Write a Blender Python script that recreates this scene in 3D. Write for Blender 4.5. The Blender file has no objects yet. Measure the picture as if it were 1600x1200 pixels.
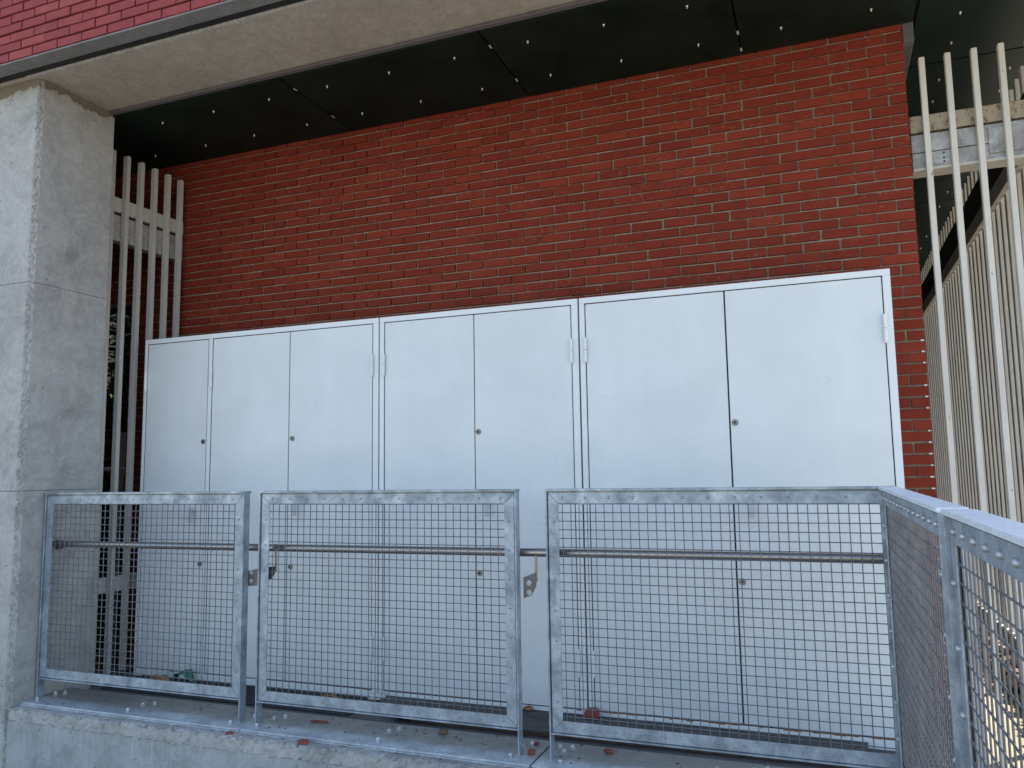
import bpy, bmesh, math, random
from mathutils import Vector, Matrix
random.seed(7)
D = bpy.data
S = bpy.context.scene
C = S.collection
PI = math.pi

# ------------------------------------------------------------------ mesh builder
class MB:
    def __init__(self):
        self.v = []; self.f = []; self.smooth = []
    def add(self, vs, fs, smooth=False):
        b = len(self.v)
        self.v += [tuple(p) for p in vs]
        for q in fs:
            self.f.append([b + i for i in q]); self.smooth.append(smooth)
        return self
    def box(self, x0, x1, y0, y1, z0, z1, bev=0.0, seg=1):
        if bev <= 0:
            vs = [(x, y, z) for x in (x0, x1) for y in (y0, y1) for z in (z0, z1)]
            self.add(vs, [(0, 1, 3, 2), (4, 6, 7, 5), (0, 4, 5, 1), (2, 3, 7, 6), (0, 2, 6, 4), (1, 5, 7, 3)])
            return self
        bm = bmesh.new()
        bmesh.ops.create_cube(bm, size=1)
        for v in bm.verts:
            v.co = Vector(((x0 + x1) / 2 + v.co.x * (x1 - x0), (y0 + y1) / 2 + v.co.y * (y1 - y0), (z0 + z1) / 2 + v.co.z * (z1 - z0)))
        bmesh.ops.bevel(bm, geom=bm.edges[:], offset=bev, segments=seg, affect='EDGES', clamp_overlap=True)
        self.bm(bm); bm.free()
        return self
    def bm(self, bm, smooth=False):
        bm.verts.index_update()
        self.add([v.co[:] for v in bm.verts], [[v.index for v in f.verts] for f in bm.faces], smooth)
    def tube(self, p, q, r, n=6, caps=True, smooth=True, r2=None):
        p = Vector(p); q = Vector(q); d = (q - p).normalized()
        a = d.orthogonal().normalized(); b = d.cross(a)
        r2 = r if r2 is None else r2
        vs = []
        for k in range(n):
            t = 2 * PI * k / n
            o = a * math.cos(t) + b * math.sin(t)
            vs.append(p + o * r); vs.append(q + o * r2)
        fs = [(2 * k, 2 * ((k + 1) % n), 2 * ((k + 1) % n) + 1, 2 * k + 1) for k in range(n)]
        self.add(vs, fs, smooth)
        if caps:
            self.add(vs[0::2], [list(range(n))[::-1]]); self.add(vs[1::2], [list(range(n))])
        return self
    def dome(self, c, axis, r, h, n=10, m=3):
        c = Vector(c); ax = Vector(axis).normalized(); a = ax.orthogonal().normalized(); b = ax.cross(a)
        vs = []
        for j in range(m):
            t = (PI / 2) * j / m
            for k in range(n):
                s = 2 * PI * k / n
                vs.append(c + (a * math.cos(s) + b * math.sin(s)) * r * math.cos(t) + ax * h * math.sin(t))
        vs.append(c + ax * h)
        fs = []
        for j in range(m - 1):
            for k in range(n):
                fs.append((j * n + k, j * n + (k + 1) % n, (j + 1) * n + (k + 1) % n, (j + 1) * n + k))
        for k in range(n):
            fs.append(((m - 1) * n + k, (m - 1) * n + (k + 1) % n, m * n))
        self.add(vs, fs, True)
        return self
    def prism(self, pts, axis, t0, t1):
        """pts: 2D outline; axis 'y' -> (x,z) outline, 'z' -> (x,y), 'x' -> (y,z)"""
        n = len(pts)
        def mk(p, t):
            return (p[0], t, p[1]) if axis == 'y' else (p[0], p[1], t) if axis == 'z' else (t, p[0], p[1])
        vs = [mk(p, t0) for p in pts] + [mk(p, t1) for p in pts]
        fs = [list(range(n))[::-1], [n + i for i in range(n)]] + [(i, (i + 1) % n, n + (i + 1) % n, n + i) for i in range(n)]
        self.add(vs, fs)
        return self
    def mesh(self, name, mat, fixn=True):
        me = D.meshes.new(name)
        me.from_pydata(self.v, [], self.f)
        me.polygons.foreach_set('use_smooth', self.smooth)
        if fixn:
            bm = bmesh.new(); bm.from_mesh(me)
            bmesh.ops.recalc_face_normals(bm, faces=bm.faces[:])
            bm.to_mesh(me); bm.free()
        if mat: me.materials.append(mat)
        me.update()
        return me
    def build(self, name, mat, parent=None, fixn=True):
        o = D.objects.new(name, self.mesh(name, mat, fixn)); C.objects.link(o)
        if parent: o.parent = parent
        return o

def inst(mesh, name, loc, parent=None, rot=None):
    o = D.objects.new(name, mesh); C.objects.link(o); o.location = loc
    if rot: o.rotation_euler = rot
    if parent: o.parent = parent
    return o
def thing(name, label, cat, loc=(0, 0, 0), rot=(0, 0, 0), group=None):
    o = D.objects.new(name, None); C.objects.link(o); o.empty_display_size = .1
    o.location = loc; o.rotation_euler = rot
    return tag(o, label, cat, group)
def tag(o, label, cat, group=None, kind=None):
    if label: o['label'] = label
    if cat: o['category'] = cat
    if group: o['group'] = group
    if kind: o['kind'] = kind
    return o

# ------------------------------------------------------------------ materials
def new_mat(name):
    m = D.materials.new(name); m.use_nodes = True
    nt = m.node_tree; b = nt.nodes['Principled BSDF']
    return m, nt, b
def N(nt, t, **kw):
    n = nt.nodes.new(t)
    for k, v in kw.items():
        if k in n.inputs: n.inputs[k].default_value = v
        else: setattr(n, k, v)
    return n
def coords(nt, scale=(1, 1, 1)):
    tc = N(nt, 'ShaderNodeTexCoord'); mp = N(nt, 'ShaderNodeMapping')
    mp.inputs['Scale'].default_value = scale
    nt.links.new(tc.outputs['Object'], mp.inputs['Vector'])
    return mp.outputs['Vector']
def noise(nt, vec, scale, detail=6, rough=.6, dist=0.0):
    n = N(nt, 'ShaderNodeTexNoise'); n.inputs['Scale'].default_value = scale
    n.inputs['Detail'].default_value = detail; n.inputs['Roughness'].default_value = rough
    n.inputs['Distortion'].default_value = dist
    nt.links.new(vec, n.inputs['Vector'])
    return n.outputs['Fac']
def ramp(nt, fac, stops):
    r = N(nt, 'ShaderNodeValToRGB'); e = r.color_ramp.elements
    while len(e) < len(stops): e.new(.5)
    for i, (p, c) in enumerate(stops):
        e[i].position = p
        e[i].color = (c, c, c, 1) if isinstance(c, (int, float)) else (*c, 1)
    nt.links.new(fac, r.inputs['Fac'])
    return r.outputs['Color']
def mix(nt, fac, a, b, mode='MIX'):
    m = N(nt, 'ShaderNodeMix', data_type='RGBA', blend_type=mode)
    for s, val in ((0, fac), (6, a), (7, b)):
        if isinstance(val, (int, float)): m.inputs[s].default_value = val
        elif isinstance(val, tuple): m.inputs[s].default_value = (*val, 1)
        else: nt.links.new(val, m.inputs[s])
    return m.outputs[2]
def math_n(nt, op, a, b=0.0):
    m = N(nt, 'ShaderNodeMath', operation=op)
    for i, val in enumerate((a, b)):
        if isinstance(val, (int, float)): m.inputs[i].default_value = val
        else: nt.links.new(val, m.inputs[i])
    return m.outputs[0]
def bump(nt, b, h, dist=.003, strength=1.0, prev=None):
    n = N(nt, 'ShaderNodeBump'); n.inputs['Distance'].default_value = dist; n.inputs['Strength'].default_value = strength
    nt.links.new(h, n.inputs['Height'])
    if prev: nt.links.new(prev, n.inputs['Normal'])
    nt.links.new(n.outputs['Normal'], b.inputs['Normal'])
    return n.outputs['Normal']
def setb(b, **kw):
    for k, v in kw.items():
        b.inputs[k].default_value = (*v, 1) if isinstance(v, tuple) else v

def mat_brick(name, base, hue, scuff=(.45, .26, .2), scuff_amt=.62, light_spk=False):
    m, nt, b = new_mat(name)
    v = coords(nt)
    geo = N(nt, 'ShaderNodeNewGeometry')
    rnd = geo.outputs['Random Per Island']
    c = ramp(nt, rnd, [(0, tuple(x * .84 for x in base)), (.35, tuple(x * .95 for x in base)), (.7, base), (1, hue)])
    n1 = noise(nt, v, 9, 5)
    c = mix(nt, ramp(nt, n1, [(.3, .0), (.75, .5)]), c, tuple(x * .6 for x in base))
    # scuffs: stronger on some bricks only
    n2 = noise(nt, coords(nt, (1, 1, 1.6)), 34, 8, .75, .6)
    msk = ramp(nt, n2, [(.55, 0), (.72, 1)])
    sel = ramp(nt, math_n(nt, 'FRACT', math_n(nt, 'MULTIPLY', rnd, 17.3)), [(.45, .03), (.95, scuff_amt)])
    c = mix(nt, mix(nt, 1.0, msk, sel, 'MULTIPLY'), c, scuff)
    if light_spk:
        n3 = noise(nt, v, 60, 3, .8)
        c = mix(nt, ramp(nt, n3, [(.68, 0), (.74, .7)]), c, (.6, .5, .48))
    nt.links.new(c, b.inputs['Base Color'])
    setb(b, Roughness=.72)
    b.inputs['Specular IOR Level'].default_value = .16
    h = noise(nt, v, 120, 6, .7)
    bump(nt, b, h, .0025, .6)
    return m
def mat_mortar(name, col):
    m, nt, b = new_mat(name)
    v = coords(nt)
    c = ramp(nt, noise(nt, v, 40, 6, .7), [(.3, tuple(x * .6 for x in col)), (.7, col)])
    nt.links.new(c, b.inputs['Base Color']); setb(b, Roughness=.95)
    bump(nt, b, noise(nt, v, 150, 5, .7), .005)
    return m
def mat_concrete(name, base, stain_z=None, streak=False, dark=.62, pores=True):
    m, nt, b = new_mat(name)
    v = coords(nt)
    n1 = noise(nt, v, 2.2, 8, .65, .8)
    n2 = noise(nt, v, 14, 8, .7, 1.2)
    c = ramp(nt, n1, [(.3, tuple(x * dark for x in base)), (.5, base), (.72, tuple(min(1, x * 1.18) for x in base))])
    c = mix(nt, ramp(nt, n2, [(.35, .55), (.6, 0.0)]), c, tuple(x * .72 for x in base))
    n4 = noise(nt, v, 7, 6, .6, 2.5)
    c = mix(nt, ramp(nt, n4, [(.5, 0), (.56, .24), (.62, 0)]), c, tuple(min(1, x * 1.5) for x in base))
    if streak:
        ns = noise(nt, coords(nt, (16, 16, 1.1)), 1.6, 6, .6)
        c = mix(nt, ramp(nt, ns, [(.5, 0), (.75, .45)]), c, tuple(x * .62 for x in base))
        ns2 = noise(nt, coords(nt, (22, 22, 2.0)), 1.3, 5, .6)
        c = mix(nt, ramp(nt, ns2, [(.58, 0), (.75, .5)]), c, tuple(min(1, x * 1.5) for x in base))
    if pores:
        vo = N(nt, 'ShaderNodeTexVoronoi'); vo.inputs['Scale'].default_value = 26
        nt.links.new(mix(nt, .1, v, nt.nodes.new('ShaderNodeTexNoise').outputs['Color']), vo.inputs['Vector'])
        pr = ramp(nt, vo.outputs['Distance'], [(.08, 1), (.13, 0)])
        gate = ramp(nt, noise(nt, v, 6, 2), [(.5, 0), (.6, 1)])
        pr = mix(nt, 1.0, pr, gate, 'MULTIPLY')
        c = mix(nt, pr, c, tuple(x * .25 for x in base))
    if stain_z is not None:
        tc = N(nt, 'ShaderNodeTexCoord'); sx = N(nt, 'ShaderNodeSeparateXYZ')
        nt.links.new(tc.outputs['Object'], sx.inputs['Vector'])
        z = math_n(nt, 'ADD', sx.outputs['Z'], math_n(nt, 'MULTIPLY', noise(nt, coords(nt, (1, 1, .3)), 9, 5, .6), .22))
        st = ramp(nt, math_n(nt, 'SUBTRACT', z, stain_z - .5), [(.545, 0), (.555, .9), (.64, .65)])
        c = mix(nt, st, c, (.15, .115, .075))
    nt.links.new(c, b.inputs['Base Color']); setb(b, Roughness=.85)
    b.inputs['Specular IOR Level'].default_value = .3
    h = mix(nt, .5, noise(nt, v, 60, 8, .7), noise(nt, v, 9, 6, .6))
    bump(nt, b, h, .006, .7)
    return m
def mat_galv(name, base=(.32, .365, .41), metal=.35, rough=.40, var=.42):
    m, nt, b = new_mat(name)
    oi = N(nt, 'ShaderNodeObjectInfo')
    tc = N(nt, 'ShaderNodeTexCoord')
    off = N(nt, 'ShaderNodeVectorMath', operation='ADD')
    nt.links.new(tc.outputs['Object'], off.inputs[0]); nt.links.new(oi.outputs['Location'], off.inputs[1])
    v = off.outputs[0]
    n1 = noise(nt, v, 10, 8, .72, .5)
    n2 = noise(nt, v, 70, 5, .7)
    c = ramp(nt, n1, [(.34, tuple(x * (1 - var) for x in base)), (.5, base), (.66, tuple(min(1, x * (1 + var * 1.2)) for x in base))])
    c = mix(nt, ramp(nt, n2, [(.35, .35), (.6, 0)]), c, tuple(x * .65 for x in base))
    if name == 'galvanised_plate':
        sy = N(nt, 'ShaderNodeSeparateXYZ'); nt.links.new(tc.outputs['Object'], sy.inputs[0])
        yy = math_n(nt, 'ADD', math_n(nt, 'MULTIPLY', sy.outputs['Y'], 3.2), math_n(nt, 'MULTIPLY', noise(nt, v, 6, 6, .65), .55))
        du = ramp(nt, yy, [(.16, 0), (.42, .8), (.8, .95)])
        c = mix(nt, du, c, mix(nt, noise(nt, v, 30, 6, .7), (.12, .115, .10), (.27, .255, .225)))
        nt.links.new(math_n(nt, 'MULTIPLY', math_n(nt, 'SUBTRACT', 1.0, du), metal), b.inputs['Metallic'])
    rs = ramp(nt, noise(nt, v, 2.6, 4, .55), [(.70, 0), (.76, .55)])
    if name == 'galvanised_steel': c = mix(nt, rs, c, (.36, .27, .19))
    nt.links.new(c, b.inputs['Base Color'])
    if name == 'galvanised_plate': pass
    r = ramp(nt, n1, [(.3, rough + .14), (.7, rough - .1)])
    nt.links.new(r, b.inputs['Roughness'])
    if name != 'galvanised_plate': setb(b, Metallic=metal)
    bump(nt, b, n2, .0012, .5)
    return m
def scratch(nt, sc, thr):
    return ramp(nt, noise(nt, coords(nt, sc), 1.0, 10, .8, 1.6), [(thr, 0), (thr + .025, 1), (thr + .05, 0)])
def mat_paint(name, base, rough=.4, dirt=.12, chips=None, chip_at=.66, spec=.5, dirt_col=None, bumpd=.0006):
    m, nt, b = new_mat(name)
    v = coords(nt)
    n1 = noise(nt, v, 2.4, 6, .6, .6)
    c = mix(nt, ramp(nt, n1, [(.4, dirt), (.65, 0)]), base, dirt_col or tuple(x * .7 for x in base))
    n2 = noise(nt, coords(nt, (1.0, 1.0, 3.0)), 20, 8, .8, 2.0)
    c = mix(nt, ramp(nt, n2, [(.62, 0), (.72, dirt * 1.5)]), c, tuple(x * .6 for x in base))
    if name.startswith('white_'):
        g_ = ramp(nt, noise(nt, coords(nt), 1.3, 3, .5), [(.42, 0), (.6, 1)])
        sc = mix(nt, 1.0, scratch(nt, (3, 3, 14), .60), g_, 'MULTIPLY')
        c = mix(nt, mix(nt, 1.0, sc, (.35, .35, .35), 'MULTIPLY'), c, tuple(x * .55 for x in base))
        sp = ramp(nt, noise(nt, coords(nt), 70, 2, .5), [(.76, 0), (.79, .5)])
        c = mix(nt, sp, c, (.25, .22, .18))
        dr = ramp(nt, noise(nt, coords(nt, (13, 13, .7)), 1.0, 6, .65), [(.52, 0), (.75, .09)])
        c = mix(nt, dr, c, tuple(x * .62 for x in base))
    if chips:
        n3 = noise(nt, coords(nt, (1.0, 1.0, .6)), 42, 4, .75, .5)
        c = mix(nt, ramp(nt, n3, [(chip_at, 0), (chip_at + .04, .85)]), c, chips)
    nt.links.new(c, b.inputs['Base Color'])
    nt.links.new(ramp(nt, n1, [(.3, rough + .1), (.7, rough - .05)]), b.inputs['Roughness'])
    b.inputs['Specular IOR Level'].default_value = spec
    bump(nt, b, mix(nt, .5, noise(nt, v, 1.7, 3, .5), noise(nt, v, 30, 5, .6)), bumpd * 6, .35)
    return m
def mat_plain(name, col, rough=.6, metal=0.0, var=.3, scale=20):
    m, nt, b = new_mat(name)
    c = ramp(nt, noise(nt, coords(nt), scale, 6, .65), [(.3, tuple(x * (1 - var) for x in col)), (.7, tuple(min(1, x * (1 + var)) for x in col))])
    nt.links.new(c, b.inputs['Base Color']); setb(b, Roughness=rough, Metallic=metal)
    return m

M = {}
M['brick'] = mat_brick('red_brick', (.215, .031, .0155), (.25, .039, .019))
M['brick_facade'] = mat_brick('facade_brick', (.31, .066, .066), (.35, .085, .08), scuff_amt=.3, light_spk=True)
M['mortar'] = mat_mortar('mortar', (.40, .34, .26))
M['mortar_dark'] = mat_mortar('facade_mortar', (.07, .05, .05))
M['concrete'] = mat_concrete('pillar_concrete', (.405, .397, .375), stain_z=2.468 + 1.9, streak=False)
M['soffit_concrete'] = mat_concrete('beam_concrete', (.40, .35, .29), dark=.85)
M['curb_concrete'] = mat_concrete('curb_concrete', (.36, .375, .365), streak=True)
M['rough_concrete'] = mat_concrete('rough_concrete', (.40, .385, .36), dark=.42)
M['floor'] = mat_concrete('floor_concrete', (.13, .125, .12))
M['sand'] = mat_plain('yellow_sand', (.33, .30, .21), .95, 0, .25, 6)
M['ground'] = mat_concrete('ground_paving', (.36, .33, .27), pores=False)
M['galv'] = mat_galv('galvanised_steel')
M['galv_wire'] = mat_galv('galvanised_wire', (.15, .155, .17), .4, .45, .25)
M['galv_plate'] = mat_galv('galvanised_plate', (.50, .54, .56), .35, .36, .28)
M['galv_beam'] = mat_galv('galvanised_beam', (.40, .385, .37), .3, .45, .35)
M['rivet'] = mat_galv('zinc_rivet', (.34, .36, .38), .5, .35, .15)
M['zinc_bolt'] = mat_galv('zinc_bolt', (.52, .54, .56), .6, .36, .2)
M['galv_top_skylit'] = mat_galv('zinc_painted_skylit', (.80, .83, .84), .0, .45, .10)  # skylight on the side panels' top plates painted in as paler zinc
M['bolt'] = mat_galv('bright_bolt', (.52, .53, .54), .8, .30, .15)
M['steel'] = mat_plain('brushed_steel', (.36, .33, .30), .3, .9, .12, 60)
M['bracket'] = mat_plain('brown_steel', (.17, .15, .14), .5, .5, .2)
M['cab'] = mat_paint('white_cabinet_paint', (.715, .745, .75), .33, .2, chips=None, spec=.5)
M['cab_edge'] = mat_paint('white_frame_paint', (.76, .785, .79), .36, .12, spec=.5)
M['handle_paint'] = mat_paint('grey_handle_paint', (.52, .53, .54), .4, .2)
M['rust'] = mat_plain('rusty_edge', (.22, .10, .04), .85, 0, .5, 60)
M['slat'] = mat_paint('beige_slat_paint', (.53, .50, .455), .5, .3, chips=(.2, .14, .09), spec=.4)
M['slat_weathered'] = mat_paint('weathered_slat_paint', (.68, .64, .58), .55, .35, chips=(.13, .09, .06), spec=.35)
M['rail_rust'] = mat_paint('rust_stained_rail', (.42, .36, .27), .55, .5, chip_at=.54, chips=(.16, .07, .02), spec=.35)
M['panel'] = mat_paint('dark_green_panel', (.002, .0115, .0068), .45, .3, spec=.14, dirt_col=(.03, .034, .03), bumpd=.0003)
M['dark'] = mat_plain('black_shade_fill', (.012, .012, .012), .8)  # black put where gaps, cabinet insides and left passage lie in shade
M['darkbeam'] = mat_plain('dark_brown_steel', (.025, .02, .018), .6)
M['trim'] = mat_plain('grey_trim', (.12, .11, .11), .5, 0, .1)
M['lintel'] = mat_concrete('lintel_steel', (.19, .19, .185), pores=False)
M['white_cap'] = mat_plain('pale_screw', (.72, .70, .66), .4, .2, .1)
M['lock'] = mat_plain('lock_chrome', (.22, .21, .20), .35, .8, .1)
M['black'] = mat_plain('keyhole_black', (.01, .01, .01), .5)
M['mat'] = mat_plain('rubber_black', (.045, .046, .05), .75, 0, .5, 30)
M['board_edge'] = mat_plain('weathered_board_edge', (.16, .10, .06), .85, 0, .6, 14)
M['leaf_green'] = mat_plain('green_plastic', (.015, .16, .085), .4, 0, .3)
M['leaf_dry'] = mat_plain('dry_leaf', (.30, .15, .06), .8, 0, .5, 40)
M['chip'] = mat_plain('brick_chip', (.22, .06, .045), .85, 0, .4, 60)
M['paper'] = mat_plain('pale_rubble', (.6, .58, .54), .8, 0, .3, 60)
M['foliage'] = mat_plain('foliage', (.04, .075, .015), .95, 0, .5, 6)
M['bark'] = mat_plain('bark', (.1, .07, .05), .9, 0, .4)

def board_mat():
    m, nt, b = new_mat('dark_weathered_board')
    v = coords(nt, (2.0, 14, 14))
    c = ramp(nt, noise(nt, v, 3, 8, .7, .6), [(.3, (.028, .028, .03)), (.55, (.075, .07, .066)), (.75, (.16, .14, .12))])
    nt.links.new(c, b.inputs['Base Color']); setb(b, Roughness=.75)
    bump(nt, b, noise(nt, v, 8, 6), .004)
    return m
M['board'] = board_mat()

# ------------------------------------------------------------------ setting constants (metres, camera at the origin, X along the wall, Y into it)
YW = 4.689; XR = .535
H = .06; LB = .1959; Z0 = 2.412; XH = .4464          # brick course, brick length, first bed joint, first head joint
ZF = -1.294                                           # slab under the cabinets
ZG = -1.9                                             # ground
ZC = 2.444                                            # dark panels
YR = 3.475                                            # railing face

# ground and slab
g = MB(); g.add([(-150, -150, ZG), (150, -150, ZG), (150, 150, ZG), (-150, 150, ZG)], [(0, 1, 2, 3)])
tag(g.build('ground', M['ground']), None, None, kind='structure')
g = MB(); g.add([(.60, 4.75, ZG + .004), (14, 4.75, ZG + .004), (14, 16, ZG + .004), (.60, 16, ZG + .004)], [(0, 1, 2, 3)])
tag(g.build('sand_path', M['sand']), None, None, kind='structure')
f = MB(); f.box(-4.70, .56, 3.705, 4.66, ZG + .004, ZF)
tag(f.build('floor', M['floor']), None, None, kind='structure')

# ------------------------------------------------------------------ brick work
def bricks(mb, x0, x1, z0, z1, yf, off0, zref, gap=.0095, gz=.0102, depth=.0175, xstop=None):
    """stretcher bond: real bricks standing proud of the mortar, front towards -Y"""
    i0 = int(math.floor((zref - z1) / H)) - 1; i1 = int(math.ceil((zref - z0) / H)) + 1
    for i in range(i0, i1):
        zt = zref - H * i - gz / 2; zb = zref - H * (i + 1) + gz / 2
        zt = min(zt, z1); zb = max(zb, z0)
        if zt - zb < .006: continue
        xj = off0 - (LB / 2 if i % 2 else 0)
        k0 = int(math.floor((x0 - xj) / LB)) - 1; k1 = int(math.ceil((x1 - xj) / LB)) + 1
        for k in range(k0, k1):
            a = max(xj + k * LB + gap / 2 + random.gauss(0, .0012), x0); c = min(xj + (k + 1) * LB - gap / 2 + random.gauss(0, .0012), x1)
            if c - a < .012: continue
            yo = yf + random.gauss(0, .0013)
            j = lambda s=.0009: random.gauss(0, s)
            e = .0022
            dz = random.gauss(0, .0007)
            b_, t_ = zb + dz, zt + dz
            vs = [(a, yo + depth, b_), (c, yo + depth, b_), (c, yo + depth, t_), (a, yo + depth, t_),
                  (a + j(), yo + e, b_ + j()), (c + j(), yo + e, b_ + j()), (c + j(), yo + e, t_ + j()), (a + j(), yo + e, t_ + j()),
                  (a + e, yo + j(.0004), b_ + e), (c - e, yo + j(.0004), b_ + e), (c - e, yo + j(.0004), t_ - e), (a + e, yo + j(.0004), t_ - e)]
            fs = [(0, 1, 5, 4), (1, 2, 6, 5), (2, 3, 7, 6), (3, 0, 4, 7), (4, 5, 9, 8), (5, 6, 10, 9), (6, 7, 11, 10), (7, 4, 8, 11), (8, 9, 10, 11)]
            mb.add(vs, fs)

wall = thing('brick_wall', 'dark red brick back wall of the recess behind the white cabinets', 'wall', (-2.2, YW, ZG))
W0 = Vector((2.2, -YW, -ZG))
def off(mb, d):
    mb.v = [(p[0] + d[0], p[1] + d[1], p[2] + d[2]) for p in mb.v]; return mb
b = MB()
bricks(b, -5.03, XR, ZG, 2.60, YW, XH, Z0)
bricks(b, -8.0, -5.04, 1.39, 2.60, YW, XH, Z0)
o = off(b, W0).build('brick_face', M['brick'], wall, fixn=False)
b = MB(); b.box(-5.025, XR - .004, YW + .0145, YW + .12, ZG, 2.60)
b.box(-8.0, -5.035, YW + .0145, YW + .12, 1.393, 2.60)
off(b, W0).build('mortar', M['mortar'], wall)
b = MB(); b.box(-5.02, XR - .01, YW + .121, 11.9, ZG + .002, 2.598); b.box(-8, -5.03, YW + .121, YW + .3, 1.4, 2.598)
off(b, W0).build('wall_core', M['darkbeam'], wall)  # unseen room volume behind the wall, filled solid to block light

b = MB(); rr = random.Random(8)
for i in range(29, 62):
    if rr.random() < .8:
        z = Z0 - H * i; b.box(XR - rr.uniform(.016, .022), XR - .006, YW + .0005, YW + .012, z - .004, z + .004, .001)
off(b, W0).build('mortar_drip', M['white_cap'], wall)
# upper brick front with lintel
fac = thing('brick_facade', 'pinkish red brick facade hung over the concrete beam at upper left', 'facade', (-2.2, 3.12, 2.467))
F0 = Vector((2.2, -3.12, -2.467))
b = MB(); bricks(b, -7.0, 3.2, 2.478, 5.0, 3.128, -4.295, 2.478 + H * 40 + .004, gap=.009, gz=.011, depth=.024)
off(b, F0).build('brick_face', M['brick_facade'], fac, fixn=False)
b = MB(); b.box(-7.0, 3.2, 3.146, 3.20, 2.4795, 5.0); off(b, F0).build('mortar', M['mortar_dark'], fac)
b = MB(); b.box(-7.0, 3.2, 3.2905, 3.86, 2.70, 5.0)
off(b, F0).build('upper_wall', M['lintel'], fac)
b = MB(); b.box(-7.0, -1.825, 3.123, 3.222, 2.4665, 2.4778, .002); off(b, F0).build('steel_lintel', M['lintel'], fac)
b = MB(); b.box(-1.82, 3.2, 3.123, 3.222, 2.4665, 2.4778, .002); off(b, F0).build('steel_lintel', M['lintel'], fac)
b = MB(); b.box(-7.05, 3.25, 3.10, 3.87, 5.001, 5.06); off(b, F0).build('coping', M['lintel'], fac)
b = MB(); b.box(-7.0, 3.2, 3.2015, 3.2895, 2.481, 2.7); off(b, F0).build('gap_shade', M['dark'], fac)  # black strip painted in for the shadow between lintel and beam

# unseen roof mass over recess and passages, extent set to block the sun
bm_ = thing('building', 'unseen upper storey, roof and added walls that keep sun and light out', 'building', (-2.2, 4, 2.6))
B0 = Vector((2.2, -4, -2.6))
b = MB(); b.box(-5.05, 2.9, 3.875, 13, 2.64, 5.2); b.box(-8.2, -5.06, 3.875, 5.3, 2.64, 5.2)
off(b, B0).build('upper_storey', M['lintel'], bm_)
b = MB(); b.box(-8.4, -8.2, 3.42, 8.4, ZG + .003, 2.6); off(b, B0).build('side_light_block', M['dark'], bm_)  # unseen wall added to keep the left passage dark
b = MB(); b.box(-8.19, -5.21, 3.45, 3.65, ZG + .003, 2.46); off(b, B0).build('front_light_block', M['lintel'], bm_)  # unseen wall added beside the pillar, closes the passage to light
b = MB(); b.box(-8.19, -5.06, 8.2, 8.4, ZG + .003, 2.6); off(b, B0).build('back_light_block', M['dark'], bm_)  # black backing added behind the bush to darken the left opening
b = MB(); b.box(-.4, 2.6, 12.0, 12.2, ZG + .003, 2.6); off(b, B0).build('end_light_block', M['darkbeam'], bm_)  # added to close the right passage with darkness at its end

# ------------------------------------------------------------------ concrete: beam, pillar, curb
def rough_slab(x0, x1, y0, y1, z0, z1, nx, ny, nz, amp, edge_amp=0.0, seed=3):
    """closed box of a grid whose arrises are worn"""
    rnd = random.Random(seed)
    bm = bmesh.new()
    vs = {}
    def V(i, j, k):
        key = (i, j, k)
        if key not in vs:
            x = x0 + (x1 - x0) * i / nx; y = y0 + (y1 - y0) * j / ny; z = z0 + (z1 - z0) * k / nz
            on = (i in (0, nx)) + (j in (0, ny)) + (k in (0, nz))
            a = amp + (edge_amp if on >= 2 else 0)
            x += rnd.uniform(-a, a) if nx > 1 and 0 < i < nx else (abs(rnd.gauss(0, a)) * (1 if i == 0 else -1))
            y += rnd.uniform(-a, a) if ny > 1 and 0 < j < ny else (abs(rnd.gauss(0, a)) * (1 if j == 0 else -1))
            z += rnd.uniform(-a, a) if nz > 1 and 0 < k < nz else (abs(rnd.gauss(0, a)) * (1 if k == 0 else -1))
            vs[key] = bm.verts.new((x, y, z))
        return vs[key]
    for i in range(nx):
        for j in range(ny):
            for k in (0, nz): bm.faces.new([V(i, j, k), V(i + 1, j, k), V(i + 1, j + 1, k), V(i, j + 1, k)])
    for i in range(nx):
        for k in range(nz):
            for j in (0, ny): bm.faces.new([V(i, j, k), V(i + 1, j, k), V(i + 1, j, k + 1), V(i, j, k + 1)])
    for j in range(ny):
        for k in range(nz):
            for i in (0, nx): bm.faces.new([V(i, j, k), V(i, j + 1, k), V(i, j + 1, k + 1), V(i, j, k + 1)])
    return bm

beam = thing('concrete_beam', 'pale brown concrete beam spanning above the recess opening', 'beam', (-2.2, 3.3, 2.47))
O = Vector((2.2, -3.3, -2.47))
b = MB(); b.box(-7, 3.2, 3.291, 3.857, 2.470, 2.63, .008, 2); off(b, O).build('soffit', M['soffit_concrete'], beam)
b = MB()
rr = random.Random(4)
x = -4.45
while x < 3.1:                                        # ragged crust of cement along the front arris
    w = rr.uniform(.03, .09); b.box(x, x + w - .001, 3.284, 3.284 + rr.uniform(.014, .028), 2.4685 - rr.uniform(0, .003), 2.485, .003); x += w
off(b, O).build('front_arris', M['rough_concrete'], beam)
b = MB()
for xx in (-3.27, -1.85, .3):
    b = MB(); b.box(xx, xx + .004, 3.32, 3.83, 2.4693, 2.473); off(b, O).build('form_seam', M['soffit_concrete'], beam)
tr = MB()
tr.box(-4.36, 3.2, 3.812, 3.858, 2.4515, 2.4692, .008, 3)
tag(tr.build('edge_trim', M['trim']), 'grey rounded trim strip between concrete beam and dark ceiling panels', 'trim')

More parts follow.
